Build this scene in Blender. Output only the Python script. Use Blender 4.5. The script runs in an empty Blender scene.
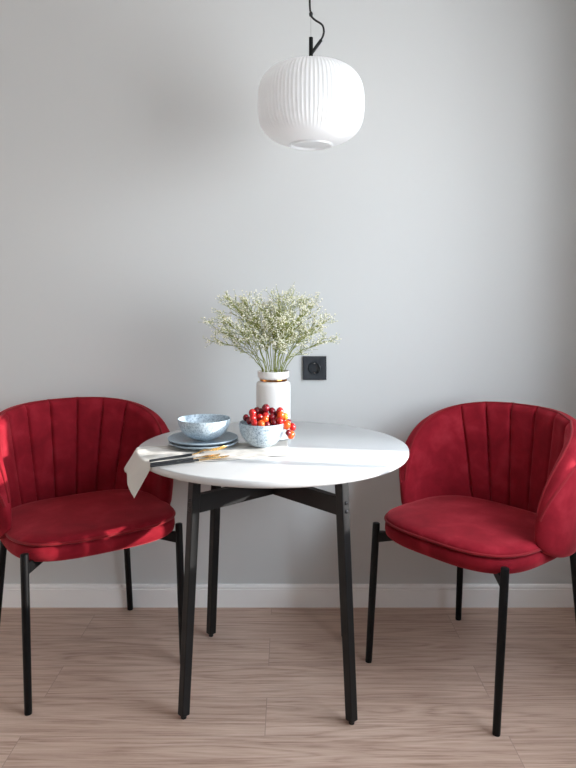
import bpy, bmesh, math, random
from mathutils import Vector, Matrix, noise
random.seed(7)
PI = math.pi
C = bpy.context.scene.collection
scn = bpy.context.scene

# ------------------------------------------------------------------ materials
def s2l(c):
    c /= 255.0
    return c / 12.92 if c <= .04045 else ((c + .055) / 1.055) ** 2.4
def rgb(r, g, b): return (s2l(r), s2l(g), s2l(b), 1)

def mat(name, color, rough=.5, metal=0, **kw):
    m = bpy.data.materials.new(name); m.use_nodes = True
    b = m.node_tree.nodes['Principled BSDF']
    b.inputs['Base Color'].default_value = color
    b.inputs['Roughness'].default_value = rough
    b.inputs['Metallic'].default_value = metal
    for k, v in kw.items():
        b.inputs[k.replace('_', ' ')].default_value = v
    return m
def N(m, t): return m.node_tree.nodes.new(t)
def L(m, a, b): m.node_tree.links.new(a, b)
def P(m): return m.node_tree.nodes['Principled BSDF']
def noise_tex(m, scale, detail=4, rough=.5, mapscale=None, dist=0):
    tc = N(m, 'ShaderNodeTexCoord'); mp = N(m, 'ShaderNodeMapping'); n = N(m, 'ShaderNodeTexNoise')
    L(m, tc.outputs['Object'], mp.inputs['Vector']); L(m, mp.outputs['Vector'], n.inputs['Vector'])
    if mapscale: mp.inputs['Scale'].default_value = mapscale
    n.inputs['Scale'].default_value = scale; n.inputs['Detail'].default_value = detail
    n.inputs['Roughness'].default_value = rough; n.inputs['Distortion'].default_value = dist
    return n
def ramp(m, src, stops):
    r = N(m, 'ShaderNodeValToRGB'); L(m, src, r.inputs['Fac'])
    e = r.color_ramp.elements
    while len(e) < len(stops): e.new(.5)
    for el, (p, c) in zip(e, stops): el.position = p; el.color = c
    return r
def bump(m, src, strength, dist=.002):
    b = N(m, 'ShaderNodeBump'); b.inputs['Strength'].default_value = strength
    b.inputs['Distance'].default_value = dist
    L(m, src, b.inputs['Height']); L(m, b.outputs['Normal'], P(m).inputs['Normal'])

def make_wall_paint(name, col):
    m = mat(name, col, .85)
    n = noise_tex(m, 260, 3); bump(m, n.outputs['Fac'], .08, .001)
    return m
M_wall = make_wall_paint('wall_paint', rgb(207, 208, 207))
M_ceil = make_wall_paint('ceiling_paint', rgb(235, 234, 232))
M_trim = mat('trim_white', rgb(248, 247, 245), .35)
M_upvc = mat('window_white', rgb(240, 240, 240), .4)

# velvet
M_velvet = mat('red_velvet', rgb(150, 22, 36), .85)
b = P(M_velvet)
b.inputs['Sheen Weight'].default_value = .5; b.inputs['Sheen Roughness'].default_value = .35
b.inputs['Sheen Tint'].default_value = rgb(255, 120, 125)
b.inputs['Specular IOR Level'].default_value = .15
n1 = noise_tex(M_velvet, 11, 4, .55, dist=.3)
r1 = ramp(M_velvet, n1.outputs['Fac'], [(.30, rgb(116, 13, 26)), (.52, rgb(135, 21, 35)), (.76, rgb(158, 40, 52))])
L(M_velvet, r1.outputs['Color'], b.inputs['Base Color'])
n2 = noise_tex(M_velvet, 900, 2); bump(M_velvet, n2.outputs['Fac'], .25, .0008)
M_piping = mat('velvet_piping', rgb(128, 14, 26), .8)
P(M_piping).inputs['Sheen Weight'].default_value = .12
P(M_piping).inputs['Specular IOR Level'].default_value = .2

M_black = mat('black_powder_coat', rgb(8, 8, 9), .42, Specular_IOR_Level=.22)
nb = noise_tex(M_black, 600, 2); bump(M_black, nb.outputs['Fac'], .08, .0005)
M_blackwood = mat('black_lacquered_wood', rgb(9, 9, 10), .46, Specular_IOR_Level=.38)
nb = noise_tex(M_blackwood, 40, 4, .6, (6, 6, .6)); bump(M_blackwood, nb.outputs['Fac'], .1, .001)
M_contact = mat('contact_metal', rgb(190, 186, 178), .3, 1)
M_steel = mat('bolt_steel', rgb(70, 70, 72), .3, 1)
M_rubber = mat('black_rubber', rgb(12, 12, 12), .6)
M_top = mat('white_laminate', rgb(208, 208, 208), .25)
M_under = M_top
M_cer = mat('white_ceramic', rgb(236, 233, 228), .3)
M_gold = mat('brushed_gold', rgb(222, 170, 90), .24, 1)
M_bronze = mat('polished_bronze_band', rgb(176, 118, 62), .14, 1)
M_handle = mat('black_handle', rgb(16, 18, 22), .5, Specular_IOR_Level=.2)
M_socket = mat('anthracite_plastic', rgb(40, 44, 50), .45)
M_socket_in = mat('anthracite_insert', rgb(46, 50, 55), .25)
M_cable = mat('black_cable', rgb(14, 14, 15), .6)
M_wire = mat('thin_steel_wire', rgb(150, 150, 150), .3, 1)

# speckled glaze
def glaze(name, base, dark, light, scale):
    m = mat(name, base, .28)
    n = noise_tex(m, scale, 3, .7)
    n3 = noise_tex(m, 14, 2, .5)
    r = ramp(m, n.outputs['Fac'], [(.39, dark), (.48, base), (.62, light)])
    r2 = ramp(m, n3.outputs['Fac'], [(.35, base), (.65, light)])
    mx = N(m, 'ShaderNodeMix'); mx.data_type = 'RGBA'; mx.inputs[0].default_value = .35
    L(m, r.outputs['Color'], mx.inputs[6]); L(m, r2.outputs['Color'], mx.inputs[7])
    L(m, mx.outputs[2], P(m).inputs['Base Color'])
    return m
M_glaze = glaze('speckled_blue_glaze', rgb(166, 182, 193), rgb(78, 98, 116), rgb(196, 207, 214), 190)
M_plate = glaze('grey_blue_plate_glaze', rgb(140, 156, 168), rgb(112, 128, 141), rgb(158, 172, 182), 260)

# linen
M_linen = mat('white_linen', rgb(208, 203, 196), .9)
wv = noise_tex(M_linen, 700, 2, .5); bump(M_linen, wv.outputs['Fac'], .35, .001)

# grapes
def grape_mat(name, c):
    m = mat(name, c, .18)
    p = P(m); p.inputs['Subsurface Weight'].default_value = .45
    p.inputs['Subsurface Radius'].default_value = (.012, .004, .002); p.inputs['Subsurface Scale'].default_value = 1
    n = noise_tex(m, 60, 3)
    r = ramp(m, n.outputs['Fac'], [(.35, tuple(x * .75 for x in c[:3]) + (1,)), (.65, c)])
    L(m, r.outputs['Color'], p.inputs['Base Color'])
    return m
M_g = {'d': grape_mat('dark_red_grape', rgb(120, 18, 30)), 'r': grape_mat('red_grape', rgb(196, 38, 36)),
       'o': grape_mat('orange_grape', rgb(236, 96, 38)), 'y': grape_mat('amber_grape', rgb(240, 160, 60))}
M_gstem = mat('grape_stem', rgb(96, 70, 48), .7)
M_stem = mat('sprig_stem_green', rgb(128, 136, 56), .7)
M_bloom = mat('tiny_white_blossom', rgb(246, 242, 222), .8)
P(M_bloom).inputs['Subsurface Weight'].default_value = .0
M_bud = mat('yellow_green_bud', rgb(196, 196, 124), .8)

# opal glass
M_opal = bpy.data.materials.new('opal_glass'); M_opal.use_nodes = True
nt = M_opal.node_tree; p = nt.nodes['Principled BSDF']
p.inputs['Base Color'].default_value = rgb(250, 250, 250); p.inputs['Roughness'].default_value = .3
tr = nt.nodes.new('ShaderNodeBsdfTranslucent'); tr.inputs['Color'].default_value = rgb(250, 250, 250)
mx = nt.nodes.new('ShaderNodeMixShader'); mx.inputs[0].default_value = .6
nt.links.new(p.outputs[0], mx.inputs[1]); nt.links.new(tr.outputs[0], mx.inputs[2])
nt.links.new(mx.outputs[0], nt.nodes['Material Output'].inputs['Surface'])

# oak laminate floor
M_floor = mat('oak_laminate', rgb(180, 150, 132), .42)
m = M_floor
tc = N(m, 'ShaderNodeTexCoord'); mp = N(m, 'ShaderNodeMapping')
L(m, tc.outputs['Object'], mp.inputs['Vector'])
PW, PL = .185, 1.37
mp.inputs['Location'].default_value = (0, 0, 0)
br = N(m, 'ShaderNodeTexBrick')
br.offset = .5; br.offset_frequency = 2; br.squash = 1
br.inputs['Scale'].default_value = 1
br.inputs['Brick Width'].default_value = PL; br.inputs['Row Height'].default_value = PW
br.inputs['Mortar Size'].default_value = .0011; br.inputs['Mortar Smooth'].default_value = .2
br.inputs['Bias'].default_value = 0
br.inputs['Color1'].default_value = (0, 0, 0, 1); br.inputs['Color2'].default_value = (1, 1, 1, 1)
br.inputs['Mortar'].default_value = (.5, .5, .5, 1)
L(m, mp.outputs['Vector'], br.inputs['Vector'])
# per plank offset of the grain
sc = N(m, 'ShaderNodeVectorMath'); sc.operation = 'SCALE'; sc.inputs['Scale'].default_value = 17
L(m, br.outputs['Color'], sc.inputs[0])
ad = N(m, 'ShaderNodeVectorMath'); ad.operation = 'ADD'
L(m, tc.outputs['Object'], ad.inputs[0]); L(m, sc.outputs[0], ad.inputs[1])
def grain(scale, det, rg, ms, dist):
    mp = N(m, 'ShaderNodeMapping'); mp.inputs['Scale'].default_value = ms
    L(m, ad.outputs[0], mp.inputs['Vector'])
    n = N(m, 'ShaderNodeTexNoise'); n.inputs['Scale'].default_value = scale
    n.inputs['Detail'].default_value = det; n.inputs['Roughness'].default_value = rg
    n.inputs['Distortion'].default_value = dist
    L(m, mp.outputs['Vector'], n.inputs['Vector']); return n
g1 = grain(2.6, 3, .5, (.30, 4.6, 1), .8)
# contour bands of a stretched noise give the cathedral figure
mul = N(m, 'ShaderNodeMath'); mul.operation = 'MULTIPLY'; mul.inputs[1].default_value = 15
L(m, g1.outputs['Fac'], mul.inputs[0])
fr = N(m, 'ShaderNodeMath'); fr.operation = 'PINGPONG'; fr.inputs[1].default_value = 1
L(m, mul.outputs[0], fr.inputs[0])
g2 = grain(8, 7, .7, (.9, 26, 1), .3)
mixg = N(m, 'ShaderNodeMix'); mixg.data_type = 'FLOAT'; mixg.inputs[0].default_value = .78
L(m, fr.outputs[0], mixg.inputs[2]); L(m, g2.outputs['Fac'], mixg.inputs[3])
rw = ramp(m, mixg.outputs[0], [(.24, rgb(140, 108, 90)), (.45, rgb(189, 159, 141)), (.72, rgb(212, 184, 166))])
tint = N(m, 'ShaderNodeMix'); tint.data_type = 'RGBA'; tint.blend_type = 'MULTIPLY'; tint.inputs[0].default_value = 1
rt = ramp(m, br.outputs['Color'], [(0, (.93, .92, .915, 1)), (1, (1, 1, 1, 1))])
L(m, rw.outputs['Color'], tint.inputs[6]); L(m, rt.outputs['Color'], tint.inputs[7])
seam = N(m, 'ShaderNodeMix'); seam.data_type = 'RGBA'
L(m, br.outputs['Fac'], seam.inputs[0]); L(m, tint.outputs[2], seam.inputs[6]); seam.inputs[7].default_value = rgb(158, 132, 118)
L(m, seam.outputs[2], P(m).inputs['Base Color'])
bump(m, mixg.outputs[0], .06, .001)

# ------------------------------------------------------------------ mesh helpers
class MB:
    def __init__(s): s.v = []; s.f = []
    def add(s, vs, fs):
        o = len(s.v); s.v += [tuple(v) for v in vs]; s.f += [tuple(i + o for i in f) for f in fs]; return s
    def box(s, x0, x1, y0, y1, z0, z1):
        return s.add([(x, y, z) for z in (z0, z1) for y in (y0, y1) for x in (x0, x1)],
                     [(0, 2, 3, 1), (4, 5, 7, 6), (0, 1, 5, 4), (2, 6, 7, 3), (0, 4, 6, 2), (1, 3, 7, 5)])
    def lathe(s, prof, n=64, c=(0, 0, 0), mod=None):
        vs, fs = [], []
        for (r, z) in prof:
            for k in range(n):
                a = 2 * PI * k / n
                rr = r if mod is None else mod(r, z, a)
                vs.append((c[0] + rr * math.cos(a), c[1] + rr * math.sin(a), c[2] + z))
        for i in range(len(prof) - 1):
            for k in range(n):
                k2 = (k + 1) % n
                fs.append((i * n + k, i * n + k2, (i + 1) * n + k2, (i + 1) * n + k))
        if prof[0][0] > 1e-6: fs.append(tuple(range(n - 1, -1, -1)))
        if prof[-1][0] > 1e-6: fs.append(tuple((len(prof) - 1) * n + k for k in range(n)))
        return s.add(vs, fs)
    def tube(s, pts, rad, n=10, closed=False):
        pts = [Vector(p) for p in pts]; m_ = len(pts)
        if not hasattr(rad, '__len__'): rad = [rad] * m_
        vs, fs = [], []
        up = None
        for i, p in enumerate(pts):
            a = pts[(i - 1) % m_] if (closed or i > 0) else p
            b_ = pts[(i + 1) % m_] if (closed or i < m_ - 1) else p
            t = (b_ - a)
            if t.length < 1e-9: t = Vector((0, 0, 1))
            t.normalize()
            if up is None:
                up = t.orthogonal().normalized()
            else:
                up = (up - t * up.dot(t))
                up = up.normalized() if up.length > 1e-6 else t.orthogonal().normalized()
            w = t.cross(up)
            for k in range(n):
                q = 2 * PI * k / n
                vs.append(p + (up * math.cos(q) + w * math.sin(q)) * rad[i])
        for i in range(m_ if closed else m_ - 1):
            j = (i + 1) % m_
            for k in range(n):
                k2 = (k + 1) % n
                fs.append((i * n + k, i * n + k2, j * n + k2, j * n + k))
        if not closed:
            fs.append(tuple(range(n - 1, -1, -1))); fs.append(tuple((m_ - 1) * n + k for k in range(n)))
        return s.add(vs, fs)
    def prism(s, poly, d0, d1):
        """poly: list of points, extruded by offsets d0 and d1 (vectors)"""
        n = len(poly); d0, d1 = Vector(d0), Vector(d1)
        vs = [Vector(p) + d0 for p in poly] + [Vector(p) + d1 for p in poly]
        fs = [tuple(range(n - 1, -1, -1)), tuple(range(n, 2 * n))]
        fs += [(i, (i + 1) % n, n + (i + 1) % n, n + i) for i in range(n)]
        return s.add(vs, fs)
    def build(s, name, m, parent=None, smooth=True, bevel=0, seg=2, angle=35):
        me = bpy.data.meshes.new(name); me.from_pydata(s.v, [], s.f); me.update()
        bm = bmesh.new(); bm.from_mesh(me)
        bmesh.ops.remove_doubles(bm, verts=bm.verts, dist=1e-6)
        bmesh.ops.recalc_face_normals(bm, faces=bm.faces); bm.to_mesh(me); bm.free()
        o = bpy.data.objects.new(name, me); C.objects.link(o); me.materials.append(m)
        if smooth:
            for p_ in me.polygons: p_.use_smooth = True
            me.set_sharp_from_angle(angle=math.radians(angle))
        if bevel:
            md = o.modifiers.new('bevel', 'BEVEL'); md.width = bevel; md.segments = seg; md.limit_method = 'ANGLE'
            md.angle_limit = math.radians(35)
        if parent: o.parent = parent
        return o
def thing(name, label, cat, loc=(0, 0, 0), rz=0, group=None):
    o = bpy.data.objects.new(name, None); C.objects.link(o); o.empty_display_size = .05
    o.location = loc; o.rotation_euler = (0, 0, rz); o['label'] = label; o['category'] = cat
    if group: o['group'] = group
    return o
def tag(o, label, cat, group=None):
    o['label'] = label; o['category'] = cat
    if group: o['group'] = group
    return o
def struct(o): o['kind'] = 'structure'; return o
def copy_tree(o, parent=None):
    c = o.copy(); C.objects.link(c)
    if parent: c.parent = parent
    for ch in list(o.children): copy_tree(ch, c)
    return c

# ------------------------------------------------------------------ room
XL, XR, YF, ZC = -3.0, 1.22, -5.2, 2.7
WT = .22
F = MB().box(XL - .2, XR + .2, YF, .2, -.1, 0).build('floor', M_floor, smooth=False); struct(F)
# brick texture origin: rows along y, seams along x
mp.inputs['Location'].default_value = (.065 + PL * 4, 1.938 - 2.753 + 0.0, 0)
mp.inputs['Location'].default_value = (.065 + PL * 6, (2.753 - 1.938) + PW * 41, 0)
struct(MB().box(XL - .2, XR + .2, YF, .2, ZC, ZC + .1).build('ceiling', M_ceil, smooth=False))
struct(MB().box(XL - .2, XR + WT, 0, .15, 0, ZC).build('wall_back', M_wall, smooth=False))
struct(MB().box(XL - .2, XL, YF, 0, 0, ZC).build('wall_left', M_wall, smooth=False))
# right wall with the window opening
WY0, WY1, WZ0, WZ1 = -2.45, -.735, .815, 2.18
w = MB()
w.box(XR, XR + WT, YF, WY0, 0, ZC); w.box(XR, XR + WT, WY1, 0, 0, ZC)
w.box(XR, XR + WT, WY0, WY1, 0, WZ0); w.box(XR, XR + WT, WY0, WY1, WZ1, ZC)
struct(w.build('wall_right', M_wall, smooth=False))
wf = MB(); fx0, fx1 = XR + .09, XR + .15
wf.box(fx0, fx1, WY0, WY0 + .05, WZ0, WZ1); wf.box(fx0, fx1, WY1 - .012, WY1, WZ0, WZ1)
wf.box(fx0, fx1, WY0, WY1, WZ0, WZ0 + .012); wf.box(fx0, fx1, WY0, WY1, WZ1 - .04, WZ1)
for my in (-.970, -1.70):
    wf.box(fx0 + .01, fx1 - .01, my - .019, my + .019, WZ0, WZ1)
struct(wf.build('window_1', M_upvc, smooth=False, bevel=.004))
# wall facing the table, behind the viewer
fw = MB()
fw.box(XL - .2, XR + WT, YF - .15, YF, 0, ZC)
struct(fw.build('wall_front', M_wall, smooth=False))

def baseboard(name, p0, p1, inward):
    prof = [(0, 0), (.014, 0), (.014, .070), (.0115, .0725), (.0115, .0745), (.0135, .0765), (.0125, .083), (.008, .088), (0, .089)]
    p0, p1, inn = Vector(p0), Vector(p1), Vector(inward)
    vs = [p0 + inn * a + Vector((0, 0, z)) for a, z in prof] + [p1 + inn * a + Vector((0, 0, z)) for a, z in prof]
    n = len(prof)
    fs = [(i, (i + 1) % n, n + (i + 1) % n, n + i) for i in range(n)] + [tuple(range(n)), tuple(range(2 * n - 1, n - 1, -1))]
    return struct(MB().add(vs, fs).build(name, M_trim, smooth=False))
baseboard('baseboard_back', (XL, 0, 0), (XR, 0, 0), (0, -1, 0))
baseboard('baseboard_right', (XR, 0, 0), (XR, YF, 0), (-1, 0, 0))
baseboard('baseboard_left', (XL, 0, 0), (XL, YF, 0), (1, 0, 0))

# ------------------------------------------------------------------ wall socket
sk = thing('wall_socket', 'square black power socket on the grey wall behind the vase', 'power socket', (.106, 0, .95))
def square_ring(h, r, yf, yb, n=64):
    """square plate with a round hole, front at yf, back at yb"""
    vs, fs = [], []
    def sq(a, hh):
        c, s_ = math.cos(a), math.sin(a); k = hh / max(abs(c), abs(s_)); return c * k, s_ * k
    rings = []
    for (kind, val, y) in (('s', h, yb), ('s', h, yf + .0025), ('s', h - .0025, yf), ('c', r + .003, yf), ('c', r, yf + .001), ('c', r, yb)):
        ring = []
        for k in range(n):
            a = 2 * PI * (k + .5) / n if False else 2 * PI * k / n
            x, z = sq(a, val) if kind == 's' else (val * math.cos(a), val * math.sin(a))
            ring.append(len(vs)); vs.append((x, y, z))
        rings.append(ring)
    for a_, b_ in zip(rings, rings[1:]):
        for k in range(n): fs.append((a_[k], a_[(k + 1) % n], b_[(k + 1) % n], b_[k]))
    return MB().add(vs, fs)
square_ring(.047, .0235, -.011, -.0005).build('cover_plate', M_socket, sk, angle=25)
ins = MB().lathe([(.0, .0), (.0225, .0), (.0215, -.0145), (.0236, -.0140), (.0238, .002), (0, .002)], 48)
ins.v = [(x, z - .003, y) for x, y, z in ins.v]
insert = ins.build('socket_insert', M_socket_in, sk)
for sx in (-.0095, .0095):
    h = MB().lathe([(0, 0), (.0027, 0), (.0027, -.0008), (0, -.0008)], 16)
    h.v = [(x + sx, z - .0029, y) for x, y, z in h.v]; h.build('pin_hole', M_rubber, insert)
for sz in (-1, 1):
    MB().box(-.0025, .0025, -.010, -.004, sz * .0195 - .0018, sz * .0195 + .0018).build('earth_contact', M_contact, insert, smooth=False, bevel=.0008)

# ------------------------------------------------------------------ chairs
def bracket_wedge(leg_xy, zt=.434):
    a = Vector((leg_xy[0], leg_xy[1], 0)); d = (-a).normalized()
    s_ = Vector((-d.y, d.x, 0)) * .009
    p0 = a + d * .006; p1 = a + d * .12
    poly = [p0 + Vector((0, 0, .398)), p1 + Vector((0, 0, .418)), p1 + Vector((0, 0, zt + .004)), p0 + Vector((0, 0, zt))]
    return MB().prism(poly, -s_, s_)

SEAT_A, SEAT_B, SEAT_Y = .268, .236, .020
def seat_ring(scale_off, z, n=120, e=3.2):
    pts = []
    for k in range(n):
        a = 2 * PI * k / n
        c, s_ = math.cos(a), math.sin(a)
        x = (SEAT_A - scale_off) * math.copysign(abs(c) ** (2 / e), c)
        y = SEAT_Y + (SEAT_B - scale_off) * math.copysign(abs(s_) ** (2 / e), s_)
        pts.append((x, y, z))
    return pts
def rings_mesh(rings, cap=True):
    n = len(rings[0]); vs = [p for r in rings for p in r]; fs = []
    for i in range(len(rings) - 1):
        for k in range(n):
            fs.append((i * n + k, i * n + (k + 1) % n, (i + 1) * n + (k + 1) % n, (i + 1) * n + k))
    if cap: fs.append(tuple(range(n - 1, -1, -1))); fs.append(tuple((len(rings) - 1) * n + k for k in range(n)))
    return MB().add(vs, fs)

# shell path
EA, EB, EY, FWD = .293, .247, -.030, .075
def path_pts():
    pts = []
    for i in range(201):
        a = PI / 2 * i / 200; e = 2.05
        x = EA * math.sin(a) ** (2 / e); y = EY - EB * math.cos(a) ** (2 / e)
        pts.append(Vector((x, y, 0)))
    for i in range(1, 60):
        t = i / 59; pts.append(Vector((EA - .027 * t * t, EY + (FWD - EY) * t, 0)))
    return pts
PP = path_pts()
AL = [0.0]
for i in range(1, len(PP)): AL.append(AL[-1] + (PP[i] - PP[i - 1]).length)
SH = AL[-1]
def path_at(s):
    sg = 1 if s >= 0 else -1; s = min(abs(s), SH - 1e-7)
    lo, hi = 0, len(AL) - 1
    while hi - lo > 1:
        md = (lo + hi) // 2
        if AL[md] <= s: lo = md
        else: hi = md
    t = (s - AL[lo]) / (AL[hi] - AL[lo]); p_ = PP[lo].lerp(PP[hi], t)
    a = PP[max(lo - 2, 0)]; b_ = PP[min(hi + 2, len(PP) - 1)]
    if lo < 2: a = Vector((-PP[2 - lo].x, PP[2 - lo].y, 0))
    tg = (b_ - a).normalized(); nn = Vector((tg.y, -tg.x, 0))
    return Vector((p_.x * sg, p_.y, 0)), Vector((nn.x * sg, nn.y, 0))
ZM, ZT, ZB = .520, .847, .428
SEAMS = [.052, .150, .246]
def shell_section(s):
    u = min(abs(s) / SH, 1)
    zt = ZM + (ZT - ZM) * max(1 - u ** 2.9, 0) ** (1 / 1.9)
    zb = ZM - (ZM - ZB) * max(1 - u ** 5, 0) ** (1 / 2.2)
    T = .052 * max(1 - u ** 9, 0) ** .5
    return zt, zb, T
def shell_point(s, q):
    """q in 0..1 around the section: inner face up, over the rim, outer face down, under"""
    zt, zb, T = shell_section(s); p_, nn = path_at(s); h = zt - zb
    r = min(T / 2, h / 2)
    if q < .42: t = q / .42; n_, z = -T / 2, zb + r + (h - 2 * r) * t; face = 'i'
    elif q < .52: a = PI * (q - .42) / .10; n_, z = -T / 2 * math.cos(a), zt - r + r * math.sin(a); face = 't'
    elif q < .90: t = 1 - (q - .52) / .38; n_, z = T / 2, zb + r + (h - 2 * r) * t; face = 'o'
    else: a = PI * (q - .90) / .10; n_, z = T / 2 * math.cos(a), zb + r - r * math.sin(a); face = 'b'
    hh = (z - ZB) / (ZT - ZB)
    if face in 'it' and n_ < 0:
        k = .74 + .26 * hh
        sa = abs(s)
        d = min(abs(sa - m_ * k) for m_ in SEAMS)
        w_ = 1 if face == 'i' else max(0, -n_ / (T / 2 + 1e-9)) ** .5
        lim = SEAMS[-1] * k
        pillow = 0
        if sa < lim:
            pillow = .0045 * (1 - math.exp(-(d / .013) ** 2))
        else:
            pillow = .007 * (1 - math.exp(-((sa - lim) / .022) ** 2))
        groove = -.010 * math.exp(-(d / .0032) ** 2)
        n_ -= (pillow + groove) * w_ * min(1, T / .05)
    if face == 'o': n_ += .008 * math.sin(PI * min(1, max(0, (z - zb) / max(h, 1e-6)))) * min(1, T / .05)
    n_ += .020 * (hh - .75)                      # flares slightly towards the rim
    return p_ + nn * n_ + Vector((0, -.018 * hh * (1 - (abs(s) / SH) ** 2), z))
def make_shell():
    NS, NQ = 420, 84
    qs = [.42 * i / 34 for i in range(34)] + [.42 + .10 * i / 10 for i in range(10)] + [.52 + .38 * i / 30 for i in range(30)] + [.90 + .10 * i / 10 for i in range(10)]
    vs, fs = [], []
    for i in range(NS + 1):
        v = -1 + 2 * i / NS
        # denser near the wing ends
        s = SH * (.55 * v + .45 * math.sin(v * PI / 2)) * .99999
        for q in qs: vs.append(shell_point(s, q))
    n = len(qs)
    for i in range(NS):
        for k in range(n):
            fs.append((i * n + k, i * n + (k + 1) % n, (i + 1) * n + (k + 1) % n, (i + 1) * n + k))
    fs.append(tuple(range(n))); fs.append(tuple(NS * n + k for k in range(n - 1, -1, -1)))
    return MB().add(vs, fs)
def rim_line(q, off=0):
    pts = []
    for i in range(161):
        v = -1 + 2 * i / 160
        s = SH * math.sin(v * PI / 2) * .985
        pts.append(shell_point(s, q))
    return pts
def make_chair(name, label):
    t = thing(name, label, 'chair', group='red velvet chairs at the table')
    rings = [seat_ring(.10, .424), seat_ring(.03, .424), seat_ring(.012, .428), seat_ring(.003, .436), seat_ring(.0, .450), seat_ring(.0008, .466), seat_ring(.006, .4735), seat_ring(.014, .4765)]
    seat = rings_mesh(rings).build('seat', M_velvet, t, angle=60)
    top = [seat_ring(.012, .470), seat_ring(.0065, .4785), seat_ring(.002, .483), seat_ring(.0015, .488), seat_ring(.006, .495), seat_ring(.018, .5015)]
    for k in range(1, 9): top.append(seat_ring(.018 + .205 * k / 8, .5015 + .012 * math.sin(PI / 2 * k / 8)))
    rings_mesh(top).build('seat_cushion', M_velvet, seat, angle=60)
    MB().tube(seat_ring(.0015, .4835), .0042, 8, True).build('piping', M_piping, seat)
    bk = make_shell().build('backrest', M_velvet, t, angle=70)
    MB().tube(rim_line(.458), .0038, 8).build('piping', M_piping, bk)
    MB().tube(rim_line(.528), .0042, 8).build('piping', M_piping, bk)
    for sx in (-1, 1):
        for fr in (1, 0):
            if fr: a, f_ = Vector((sx * .252, .205, .462)), Vector((sx * .25, .245, 0))
            else: a, f_ = Vector((sx * .214, -.222, .500)), Vector((sx * .25, -.2425, 0))
            leg = MB()
            d = (f_ - a).normalized()
            leg.tube([a, a + d * .002, a + d * .02, a.lerp(f_, .5), f_ - d * .004, f_], [.0095, .0122, .0125, .0122, .0112, .0105], 20)
            lo = leg.build('leg', M_black, t, angle=50)
            at = a.lerp(f_, (a.z - .42) / a.z)
            if fr: bracket_wedge((at.x, at.y)).build('bracket', M_black, lo, smooth=False, bevel=.002)
            else: bracket_wedge((at.x, at.y)).build('bracket', M_black, lo, smooth=False, bevel=.002)
    return t
def face(o, fx, fy, x, y):
    o.location = (x, y, 0); o.rotation_euler = (0, 0, math.atan2(-fx, fy))
chair = make_chair('velvet_chair', 'red velvet tub chair on the napkin side of the round white table')
face(chair, .555, -.832, -.696, -.370)
chair2 = copy_tree(chair)
chair2['label'] = 'red velvet tub chair on the bare side of the round white table, below the socket'
face(chair2, -.778, -.629, .620, -.461)
for ch in chair.children:
    if ch.name.startswith(('seat', 'backrest')): ch.scale.x = 1.03
for ch in chair2.children:                       # upholstery sits a hair off the frame's middle
    if ch.name.startswith(('seat', 'backrest')): ch.location = (-.004, -.005, 0)
chair['label'] = 'red velvet tub chair with the white napkin corner hanging in front of it'
chair2['label'] = 'red velvet tub chair beside the bare half of the table, opposite the napkin'

# ------------------------------------------------------------------ table
TX, TY, TR, TZ = -.048, -.5005, .437, .75
trot = math.radians(-3.0)
tb = thing('round_table', 'round white table with four slim black legs between two red chairs', 'table', (TX, TY, 0), trot)
MB().lathe([(0, .7265), (TR - .010, .7265), (TR - .004, .7285), (TR - .0005, .734), (TR, .739), (TR, .7455), (TR - .0015, .7488), (TR - .004, TZ), (0, TZ)], 160).build('tabletop', M_top, tb, angle=40)
legs = []
for sx, sy in ((-1, -1), (1, -1), (1, 1), (-1, 1)):
    topc = Vector((sx * .216, sy * .216, .7262)); foot = Vector((sx * .245, sy * .245, .010))
    u = Vector((sx, sy, 0)).normalized(); w_ = Vector((-u.y, u.x, 0))
    def sec(c, h): return [c + u * h + w_ * h, c + u * h - w_ * h, c - u * h - w_ * h, c - u * h + w_ * h]
    mb = MB(); hs = .0142
    A, B = sec(topc, hs), sec(foot, hs * .92)
    mb.add(A + B, [(0, 1, 2, 3), (7, 6, 5, 4)] + [(i, 4 + i, 4 + (i + 1) % 4, (i + 1) % 4) for i in range(4)])
    lg = mb.build('leg', M_blackwood, tb, smooth=False, bevel=.0025)
    MB().lathe([(0, 0), (.008, 0), (.0085, .002), (.0085, .010), (0, .010)], 20, (foot.x, foot.y, 0)).build('glide', M_rubber, lg)
    for z in (.632, .608):
        c = topc.lerp(foot, (topc.z - z) / (topc.z - foot.z)) + u * (hs - .0005)
        bo = MB().lathe([(0, .004), (.002, .0025), (.0028, .0042), (.005, .003), (.0062, .0008), (.0062, 0), (0, 0)], 18)
        vs = []
        for x, y, zz in bo.v: vs.append(c + w_ * x + Vector((0, 0, 1)) * y + u * zz)
        bo.v = [tuple(v) for v in vs]; bo.build('bolt', M_steel, lg)
for k, sgn in enumerate((1, -1)):
    d = Vector((1, sgn, 0)).normalized(); w_ = Vector((-d.y, d.x, 0)); hl = .2185 * math.sqrt(2) - .012
    mb = MB(); t_ = .0115
    for x0, x1, z0, z1 in (((-hl, -t_, .593, .646), (-t_, t_, .593 + (.0265 if k else 0), .646 - (0 if k else .0265)), (t_, hl, .593, .646))):
        mb.prism([d * x0 + Vector((0, 0, z0)), d * x1 + Vector((0, 0, z0)), d * x1 + Vector((0, 0, z1)), d * x0 + Vector((0, 0, z1))], w_ * -t_, w_ * t_)
    mb.build('brace', M_blackwood, tb, smooth=False, bevel=.0015)

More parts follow.
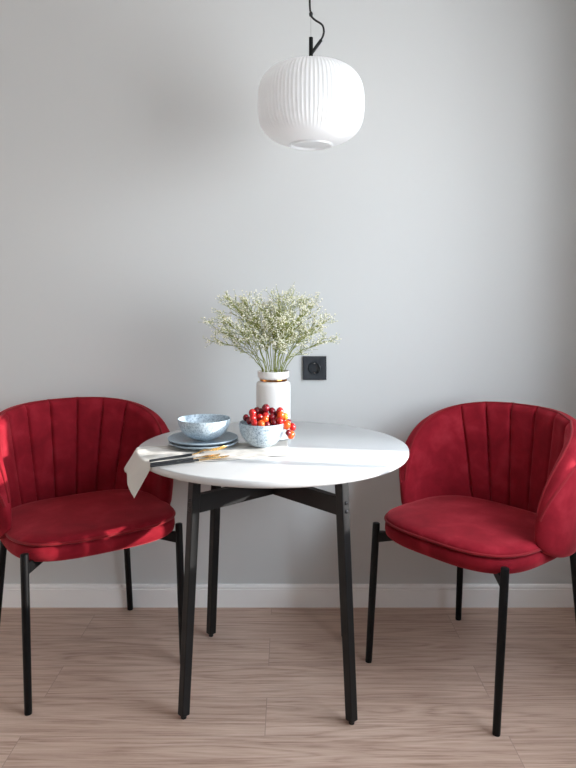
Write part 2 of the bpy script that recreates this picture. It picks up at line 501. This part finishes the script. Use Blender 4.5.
# ------------------------------------------------------------------ napkin
def nap_xy(u, v):
    """u 0 at the plain end, 1 at the hanging end; v 0 far side, 1 near side; about the table centre"""
    A, B, C2, C1 = Vector((.047, .055)), Vector((.047, -.168)), Vector((-.434, -.316)), Vector((-.510, -.050))
    a = A.lerp(C1, u); b_ = B.lerp(C2, u)
    p_ = a.lerp(b_, v)
    # far edge dips behind the plates, near edge gathers
    p_.y += .018 * math.sin(PI * u) * (v - .3) + .008 * math.sin(u * 9 + 1) * v
    return p_
def make_napkin():
    nu, nv = 120, 56; vs, fs = [], []
    R = TR + .003
    for i in range(nu + 1):
        for j in range(nv + 1):
            u, v = i / nu, j / nv
            p_ = nap_xy(u, v); rho = p_.length; dirn = p_ / max(rho, 1e-6)
            wr = .0055 * (noise.noise(Vector((p_.x * 9 + 3, p_.y * 26, 1))) + .6 * noise.noise(Vector((p_.x * 22, p_.y * 40, 5))))
            # flat beneath the crockery
            damp = 1
            for cx, cy, rr in ((-.224, -.016, .10), (-.031, .031, .06)):
                d = (p_ - Vector((cx, cy))).length
                damp = min(damp, max(0, min(1, (d - rr) / .05)))
            z = TZ + .0016 + max(-.0006, wr + .0018) * damp
            rb = .006
            if rho > R - rb:
                e = rho - (R - rb); arc = PI / 2 * rb
                if e < arc:
                    a = e / rb; rad = R - rb + rb * math.sin(a); z = z - rb * (1 - math.cos(a))
                else:
                    h = e - arc; flare = .50 * h + .003 * math.sin(v * 10 + .5) * min(1, h / .05)
                    rad = R + flare; z = z - rb - h * .9
                p_ = dirn * rad
            vs.append((p_.x, p_.y, z))
    for i in range(nu):
        for j in range(nv):
            a = i * (nv + 1) + j; fs.append((a, a + 1, a + nv + 2, a + nv + 1))
    return MB().add(vs, fs)
nk = make_napkin().build('napkin', M_linen, None, angle=180)
nk.location = (TX, TY, 0)
md = nk.modifiers.new('thickness', 'SOLIDIFY'); md.thickness = .0012; md.offset = -1
tag(nk, 'white linen napkin under the plates with corners hanging off the table edge', 'napkin')
NZ = TZ + .0019

# ------------------------------------------------------------------ plates and bowls
def plate_prof(r):
    return [(0, .0035), (r * .58, .0035), (r * .60, 0), (r * .64, 0), (r * .66, .0035), (r * .93, .0095), (r, .0135), (r + .0012, .0155), (r - .0005, .0172), (r - .004, .0168), (r * .92, .0135), (r * .68, .0075), (r * .6, .0068), (0, .0068)]
PX, PY = -.276, -.514
pl1 = MB().lathe(plate_prof(.112), 96).build('dinner_plate', M_plate, angle=50); pl1.location = (PX + .003, PY - .003, NZ + .0002)
tag(pl1, 'grey-blue stoneware plate lying on the napkin, lower of the two stacked', 'plate', 'stacked plates')
pl2 = MB().lathe(plate_prof(.113), 96).build('dinner_plate', M_plate, angle=50); pl2.location = (PX, PY, NZ + .0112)
tag(pl2, 'grey-blue stoneware plate carrying the empty bowl, upper of the two stacked', 'plate', 'stacked plates')
def bowl_prof(r, h, foot):
    out = [(0, .002), (foot - .006, .002), (foot - .004, 0), (foot, 0), (foot + .001, .004)]
    n = 22
    for i in range(1, n + 1):
        t = i / n; out.append((foot + .001 + (r - foot - .001) * math.sin(t * PI / 2) ** 1.0, .004 + (h - .004) * (1 - math.cos(t * PI / 2)) ** .92))
    top = [(r + .0002, h + .0012), (r - .0014, h + .0018), (r - .003, h + .0008)]
    inn = [(max(a - .0036, 0), b_ + .0032) for a, b_ in reversed(out[5:-1])]
    return out + top + inn + [(0, .0085)]
bw = MB().lathe(bowl_prof(.0855, .068, .024), 112).build('bowl', M_glaze, angle=60); bw.location = (PX + .004, PY, NZ + .0112 + .0070)
tag(bw, 'empty speckled pale blue bowl standing on the stacked plates', 'bowl')
GX, GY = -.083, -.540
bg = MB().lathe(bowl_prof(.0745, .079, .021), 112).build('bowl', M_glaze, angle=60); bg.location = (GX, GY, NZ)
tag(bg, 'speckled pale blue bowl filled with red grapes', 'bowl')

# ------------------------------------------------------------------ grapes
gp = thing('grape_bunch', 'bunch of red and orange grapes heaped in the speckled bowl', 'grapes', (GX, GY, NZ + .03))
GB = Vector((GX, GY, NZ + .03))
# offsets from the bowl's axis: x, y, z above the table, radius, colour
GR = [(-.003, .010, .875, .0128, 'd'), (.018, .016, .865, .0112, 'd'), (-.032, .020, .866, .0110, 'd'), (-.045, .008, .860, .0122, 'r'), (-.018, .022, .862, .0110, 'd'),
      (.043, .012, .865, .0120, 'r'), (-.043, -.020, .848, .0122, 'r'), (-.021, -.014, .850, .0104, 'r'), (-.002, -.010, .853, .0112, 'r'), (.018, -.006, .849, .0110, 'd'),
      (.046, -.008, .855, .0122, 'o'), (.060, .004, .850, .0100, 'y'), (-.066, .004, .846, .0100, 'd'), (-.055, -.012, .838, .0094, 'd'), (-.036, -.040, .836, .0108, 'r'),
      (-.004, -.030, .845, .0116, 'o'), (-.015, -.044, .834, .0114, 'o'), (.003, -.038, .832, .0096, 'd'), (.024, -.028, .836, .0104, 'd'), (.044, -.030, .842, .0110, 'r'),
      (.0725, -.020, .837, .0130, 'o'), (.091, .006, .826, .0112, 'r'), (.078, .010, .840, .0100, 'd'), (.0775, -.036, .816, .0086, 'd'), (.0865, -.020, .806, .0118, 'o'),
      (.030, .038, .850, .0110, 'd'), (-.005, .042, .850, .0110, 'r'), (-.040, .040, .846, .0110, 'd'), (.052, .028, .842, .0105, 'r'),
      (-.020, .0, .838, .0115, 'd'), (.012, .010, .840, .0115, 'd'), (.036, .0, .838, .0115, 'r'), (-.03, -.005, .824, .0115, 'd'), (.0, -.01, .822, .0115, 'd'), (.028, -.01, .822, .0115, 'r'), (.0, .025, .826, .0115, 'd')]
GR = [(x + (.006 if 20 <= i <= 24 else .014), y, z - (.011 if 20 <= i <= 24 else .001), r, c) for i, (x, y, z, r, c) in enumerate(GR)]
for i, (x, y, z, r, c) in enumerate(GR):
    rnd = random.Random(i)
    mb = MB(); n = 14
    prof = [(r * math.sin(PI * k / n), -1.16 * r * math.cos(PI * k / n)) for k in range(n + 1)]
    mb.lathe(prof, 20)
    ax = Vector((rnd.uniform(-.6, .6), rnd.uniform(-.6, .6), 1)).normalized()
    R_ = Vector((0, 0, 1)).rotation_difference(ax).to_matrix()
    mb.v = [tuple(R_ @ Vector(v)) for v in mb.v]
    g = mb.build('grape', M_g[c], gp); g.location = Vector((GX + x, GY + y, z)) - GB
st = MB()
st.tube([(-.074, -.006, .046), (-.060, .0, .036), (-.03, .005, .040), (.0, .008, .042), (.04, .004, .040), (.070, -.004, .036), (.083, -.012, .022)], [.0016, .0014, .0016, .0018, .0016, .0013, .001], 8)
for x, y, z, r, c in GR[:25]:
    e = Vector((GX + x, GY + y, z)) - GB
    st.tube([(e.x * .85, e.y * .7, min(e.z, .044) * .9), e], .0007, 5)
st.build('bunch_stem', M_gstem, gp)

# ------------------------------------------------------------------ cutlery
def handle_tube(mb, x0, x1, w0, w1, th):
    n = 12; vs, fs = [], []
    for i in range(n + 1):
        t = i / n; x = x0 + (x1 - x0) * t
        hw = (w0 + (w1 - w0) * t) / 2; ht = th / 2
        if i == 0: hw *= .6
        for k in range(12):
            a = 2 * PI * k / 12; vs.append((x, hw * math.cos(a), ht + ht * math.sin(a)))
    for i in range(n):
        for k in range(12): fs.append((i * 12 + k, i * 12 + (k + 1) % 12, (i + 1) * 12 + (k + 1) % 12, (i + 1) * 12 + k))
    fs.append(tuple(range(12))); fs.append(tuple(n * 12 + k for k in range(12)))
    mb.add(vs, fs)
def ribbon(mb, stations, th=.0018):
    """stations: (x, y centre, half width, z)"""
    vs, fs = [], []
    for (x, y, hw, z) in stations: vs += [(x, y - hw, z), (x, y + hw, z), (x, y + hw, z + th), (x, y - hw, z + th)]
    n = len(stations)
    for i in range(n - 1):
        for k in range(4): fs.append((i * 4 + k, i * 4 + (k + 1) % 4, i * 4 + 4 + (k + 1) % 4, i * 4 + 4 + k))
    fs.append((0, 1, 2, 3)); fs.append(tuple((n - 1) * 4 + k for k in (3, 2, 1, 0)))
    mb.add(vs, fs)
fk = thing('fork', 'gold fork with a slim black handle lying on the napkin', 'fork', (-.400, -.758, NZ + .004), math.atan2(.088, .124))
mb = MB(); handle_tube(mb, 0, .135, .010, .008, .007); mb.build('handle', M_handle, fk)
mb = MB(); ribbon(mb, [(.128, 0, .0036, .002), (.150, 0, .0030, .004), (.172, 0, .0045, .010), (.182, 0, .0095, .012), (.194, 0, .0125, .010), (.204, 0, .0128, .0085)], .002)
for k in range(4):
    y = -.0108 + .0072 * k; ribbon(mb, [(.203, y, .0021, .0085), (.222, y, .0019, .0085), (.242, y * .97, .0016, .0115), (.252, y * .95, .0008, .0145)], .0018)
mb.build('tines', M_gold, fk, bevel=.0005)
kn = thing('table_knife', 'gold table knife with a slim black handle lying beside the fork', 'knife', (-.386, -.817, NZ + .003), math.atan2(.088, .150))
mb = MB(); handle_tube(mb, 0, .145, .010, .009, .007); mb.build('handle', M_handle, kn)
mb = MB(); ribbon(mb, [(.140, 0, .0042, .003), (.150, 0, .0035, .003), (.160, .0015, .0075, .003), (.190, .001, .0085, .003), (.222, .001, .0082, .003), (.240, .003, .0050, .003), (.247, .005, .0012, .003)], .0014)
mb.build('blade', M_gold, kn, bevel=.0004)
sp = thing('teaspoon', 'small gold spoon with a black handle lying between fork and knife', 'spoon', (-.392, -.786, NZ + .0025), math.atan2(.088, .150))
mb = MB(); handle_tube(mb, 0, .130, .009, .007, .006); mb.build('handle', M_handle, sp)
mb = MB(); ribbon(mb, [(.125, 0, .0030, .002), (.150, 0, .0026, .003), (.165, 0, .0050, .0045), (.176, 0, .0100, .0035), (.192, 0, .0125, .0025), (.206, 0, .0105, .003), (.213, 0, .0065, .0045), (.217, 0, .0012, .006)], .0016)
mb.build('spoon_head', M_gold, sp, bevel=.0005)

# ------------------------------------------------------------------ vase
VX, VY = -.050, -.386
vs_ = thing('vase', 'white ceramic vase with a bronze neck band, holding flowers', 'vase', (VX, VY, TZ + .0002))
H = .2300
DZ = H - .2165
body = [(0, .001), (.054, .001), (.0575, .003), (.059, .008), (.059, .166), (.0575, .175), (.0535, .1795), (.048, .1812), (.0455, .1825), (.0455, .1905),
        (.050, .1925), (.0535, .1950), (.0545, .198), (.0545, H - .003), (.0535, H - .0005), (.0520, H), (.0500, H - .001), (.0495, H - .004), (.047, .19), (.042, .185), (.052, .17), (.052, .01), (0, .01)]
body = [(r, z + DZ if .1 < z < .1999 and z < H - .01 else z) for r, z in body]
MB().lathe(body, 96).build('body', M_cer, vs_, angle=40)
MB().lathe([(.0452, .1822 + DZ), (.0470, .1828 + DZ), (.0474, .1865 + DZ), (.0470, .1902 + DZ), (.0452, .1908 + DZ)], 72).build('neck_band', M_bronze, vs_)

# ------------------------------------------------------------------ baby's breath
fl = thing('flower_bunch', 'airy bunch of tiny white flowers on thin green stems standing in the vase', 'flowers', (VX, VY, TZ + H))
ICO = []
bm = bmesh.new(); bmesh.ops.create_icosphere(bm, subdivisions=1, radius=1)
IV = [v.co.copy() for v in bm.verts]; IFc = [tuple(v.index for v in f.verts) for f in bm.faces]; bm.free()
def curve(p0, d, length, droop, rnd, n=6):
    pts = [p0.copy()]; d = d.normalized()
    for i in range(n):
        d = (d + Vector((rnd.uniform(-.09, .09), rnd.uniform(-.09, .09), droop))).normalized()
        pts.append(pts[-1] + d * (length / n))
    return pts
CORE = Vector((0, 0, .10))
def sprig(i, tip, n_side, rnd):
    base = Vector((tip.x * .13 + rnd.uniform(-.012, .012), tip.y * .13 + rnd.uniform(-.012, .012), -.10))
    mouth = Vector((max(-.040, min(.040, tip.x * .2)), max(-.035, min(.035, tip.y * .2)), .004))
    stem, bl, bud = MB(), MB(), MB()
    # main stem: quadratic from mouth to tip
    ctrl = Vector((tip.x * .42, tip.y * .42, tip.z * .62 + .02))
    main = [base, base.lerp(mouth, .5)]
    for k in range(11):
        t = k / 10; q = mouth * (1 - t) ** 2 + ctrl * 2 * t * (1 - t) + tip * t * t
        q += Vector((rnd.uniform(-1, 1), rnd.uniform(-1, 1), rnd.uniform(-1, 1))) * .002
        main.append(q)
    stem.tube(main, [.0014] * 5 + [.0012] * 4 + [.0009] * 4, 5)
    def bloom(p_):
        if rnd.random() < .30: r = rnd.uniform(.0012, .0018); bud.add([p_ + v * r for v in IV], IFc)
        else:
            r = rnd.uniform(.0017, .0032); sq = Vector((1, 1, rnd.uniform(.7, 1)))
            bl.add([p_ + v * sq * r for v in IV], IFc)
    def twig(p0, d, length, depth):
        pts = curve(p0, d, length, .02, rnd, 4)
        stem.tube(pts, .0008 if depth == 0 else .0005, 4)
        if depth >= 2 or length < .018:
            bloom(pts[-1]);
            if rnd.random() < .5: bloom(pts[-1] + Vector((rnd.uniform(-1, 1), rnd.uniform(-1, 1), rnd.uniform(-.5, 1))) * .006)
            return
        bloom(pts[-1])
        for k in range(4 if depth == 0 else 2):
            q = pts[rnd.randint(1, 4)]
            dd = (d + Vector((rnd.uniform(-1, 1), rnd.uniform(-1, 1), rnd.uniform(-.5, .9))) * .85)
            twig(q, dd, length * rnd.uniform(.42, .65), depth + 1)
    L_ = (tip - mouth).length
    for k in range(n_side):
        t = .30 + .70 * ((k + rnd.random()) / n_side)
        idx = 2 + min(9, int(t * 10)); q = main[idx].lerp(main[idx + 1], t * 10 - int(t * 10)) if idx < 12 else main[12]
        tg = (main[min(idx + 1, 12)] - main[idx]).normalized()
        side = Vector((rnd.uniform(-1, 1), rnd.uniform(-1, 1), rnd.uniform(-.35, .8)))
        twig(q, tg * .7 + side * .9, L_ * rnd.uniform(.20, .38) * (1.15 - .5 * t), 0)
    twig(tip, tip - ctrl, .03, 1)
    so = stem.build('sprig', M_stem, fl, smooth=True)
    bo = bl.build('blossoms', M_bloom, so); bo['kind'] = 'stuff'
    bo2 = bud.build('buds', M_bud, so); bo2['kind'] = 'stuff'
TIPS = [(-.205, .02, .115, 9), (-.190, -.05, .205, 9), (-.140, .06, .245, 11), (-.085, -.03, .255, 12), (-.035, .08, .250, 12), (.030, -.04, .270, 13), (.075, .05, .260, 12),
        (.110, -.03, .245, 9), (.205, .02, .120, 8), (.150, .08, .170, 9), (.150, -.06, .160, 8), (.0, -.08, .200, 13), (-.06, .10, .180, 12), (.060, -.09, .190, 12), (.02, .03, .230, 13), (-.11, -.09, .165, 10), (.11, .07, .062, 4), (-.205, .03, .165, 9), (.185, -.03, .200, 9), (.135, .04, .255, 9), (-.15, -.03, .275, 9), (-.12, .05, .075, 4), (.055, -.06, .125, 8), (-.045, -.06, .13, 8), (.02, -.08, .11, 8), (.08, .02, .13, 8)]
for i, (x, y, z, n_) in enumerate(TIPS):
    sprig(i, Vector((x * .94, y, z * .84)), int(n_ * 1.6), random.Random(100 + i))

# ------------------------------------------------------------------ pendant lamp
LX, LY, LZ = .075, -.500, 1.8615
lp = thing('pendant_lamp', 'white ribbed opal glass pendant lamp hanging on a black cord', 'lamp', (LX, LY, LZ))
LR, LH, LE = .1725, .135, 2.8
def shade_profile(off=0.0, n=72, amp=True):
    pr = []
    a0 = math.asin(min(1, (1 - (.068 / LR) ** LE) ** .5))      # parameter where the radius meets the opening
    for i in range(n + 1):
        a = -a0 + (a0 + PI / 2 - .10) * i / n
        r = (LR - off) * abs(math.cos(a)) ** (2 / LE); z = (LH - off) * math.copysign(abs(math.sin(a)) ** (2 / LE), a)
        pr.append((r, z))
    return pr
NR = 80
def rib(r, z, a):
    t = (z + LH * .86) / (LH * .40); t = max(0, min(1, t)); t = t * t * (3 - 2 * t)
    tt = max(0, min(1, (r - .03) / .08))
    return r + -.0030 * t * tt * (abs(math.cos(a * NR / 2)) - .6) * 1.0
outer = shade_profile(); inner = shade_profile(.004)
mb = MB()
lip = [(.068, inner[0][1] + .004), (.0645, inner[0][1] - .001), (.0645, outer[0][1] - .0035), (.068, outer[0][1] - .0045), (.0705, outer[0][1] - .002)]
prof = list(reversed(inner)) + lip + outer
n_in = len(inner) + len(lip)
cnt = [0]
mb.lathe(prof, NR * 8, (0, 0, 0), lambda r, z, a: r if (cnt.__setitem__(0, cnt[0] + 1) or (cnt[0] - 1) // (NR * 8) < n_in) else rib(r, z, a))
# drop the caps and close the crown
mb.f = [f for f in mb.f if len(f) == 4]
mb.build('lamp_shade', M_opal, lp, angle=180)
zt_ = outer[-1][1]
cap = MB().lathe([(0, zt_ - .008), (.036, zt_ - .008), (.040, zt_ - .002), (.040, zt_ + .0015), (.030, zt_ + .004), (.0, zt_ + .004)], 48)
cap.build('shade_cap', M_black, lp)
MB().lathe([(0, zt_ - .062), (.016, zt_ - .062), (.018, zt_ - .055), (.018, zt_ - .004), (0, zt_ - .004)], 32).build('bulb_holder', M_upvc, lp)
zs = 2.081 - LZ
MB().lathe([(0, zt_), (.0066, zt_), (.0066, zs - .001), (.0058, zs), (0, zs)], 24).build('stem', M_black, lp)
a, b_ = Vector((.0, 0, 2.026 - LZ)), Vector((.0335, -.004, 2.071 - LZ))
MB().tube([a, b_ - (b_ - a) * .02, b_], [.0056, .0056, .0048], 16).build('cable_gland', M_black, lp)
# cord
def bez(pts, n=12):
    out = []
    for i in range(len(pts) - 1):
        p0 = Vector(pts[max(i - 1, 0)]); p1 = Vector(pts[i]); p2 = Vector(pts[i + 1]); p3 = Vector(pts[min(i + 2, len(pts) - 1)])
        for k in range(n):
            t = k / n
            out.append(.5 * ((2 * p1) + (p2 - p0) * t + (2 * p0 - 5 * p1 + 4 * p2 - p3) * t * t + (3 * p1 - p0 - 3 * p2 + p3) * t ** 3))
    out.append(Vector(pts[-1])); return out
MB().tube(bez([b_ - (b_ - a) * .1, (.0385, -.004, 2.083 - LZ), (.042, -.003, 2.101 - LZ), (.036, -.002, 2.121 - LZ), (.014, 0, 2.137 - LZ), (.002, 0, 2.149 - LZ), (-.001, 0, 2.162 - LZ), (-.004, 0, 2.20 - LZ), (-.006, 0, 2.40 - LZ), (-.004, 0, ZC - LZ - .02)]), .0034, 10).build('cord', M_cable, lp)
MB().lathe([(0, 2.150 - LZ), (.0055, 2.150 - LZ), (.0062, 2.154 - LZ), (.0062, 2.160 - LZ), (.004, 2.164 - LZ), (0, 2.164 - LZ)], 16).build('cord_gripper', M_cable, lp)
MB().tube([(0, 0, zs - .002), (-.001, 0, 2.155 - LZ)], .0006, 6).build('suspension_wire', M_wire, lp)
MB().lathe([(0, ZC - LZ - .026), (.045, ZC - LZ - .024), (.05, ZC - LZ - .018), (.05, ZC - LZ), (0, ZC - LZ)], 40).build('ceiling_canopy', M_black, lp)

# ------------------------------------------------------------------ light
sun = bpy.data.lights.new('sun', 'SUN'); sun.energy = 8.5; sun.angle = math.radians(.8); sun.color = (1, .97, .925)
so = bpy.data.objects.new('sun', sun); C.objects.link(so)
dv = Vector((-.986, .165, -.248))
so.rotation_euler = dv.to_track_quat('-Z', 'Y').to_euler(); so.location = (3, -1.5, 2)
wd = bpy.data.worlds.new('sky'); scn.world = wd; wd.use_nodes = True
bgn = wd.node_tree.nodes['Background']; bgn.inputs['Strength'].default_value = 12.0
wtc = wd.node_tree.nodes.new('ShaderNodeTexCoord'); wsx = wd.node_tree.nodes.new('ShaderNodeSeparateXYZ'); wrp = wd.node_tree.nodes.new('ShaderNodeValToRGB')
wd.node_tree.links.new(wtc.outputs['Generated'], wsx.inputs[0]); wd.node_tree.links.new(wsx.outputs['Z'], wrp.inputs['Fac'])
wd.node_tree.links.new(wrp.outputs['Color'], bgn.inputs['Color'])
we = wrp.color_ramp.elements; we[0].position = 0.0; we[0].color = (.78, .82, .86, 1); we[1].position = .06; we[1].color = (.86, .93, 1, 1)
w3 = we.new(.5); w3.color = (.74, .87, 1, 1)
def portal(name, loc, rot, sx, sy):
    l = bpy.data.lights.new(name, 'AREA'); l.shape = 'RECTANGLE'; l.size = sx; l.size_y = sy; l.cycles.is_portal = True
    o = bpy.data.objects.new(name, l); C.objects.link(o); o.location = loc; o.rotation_euler = rot
portal('window_daylight', (XR + WT - .01, (WY0 + WY1) / 2, (WZ0 + WZ1) / 2), (0, PI / 2, 0), WZ1 - WZ0, WY1 - WY0)

# ------------------------------------------------------------------ camera
cam = bpy.data.cameras.new('camera'); co = bpy.data.objects.new('camera', cam); C.objects.link(co)
co.location = (0, -2.753, 1.233); co.rotation_euler = (PI / 2, 0, 0)
cam.sensor_fit = 'AUTO'; cam.sensor_width = 36; cam.lens = 690 * 36 / 768
cam.shift_y = -87 / 768; cam.clip_start = .05
scn.camera = co
vs2 = scn.view_settings; scn.display_settings.display_device = 'sRGB'
vs2.view_transform = 'Standard'; vs2.look = 'None'; vs2.gamma = 1; vs2.use_curve_mapping = False; vs2.exposure = 0
scn.cycles.max_bounces = 14; scn.cycles.diffuse_bounces = 8
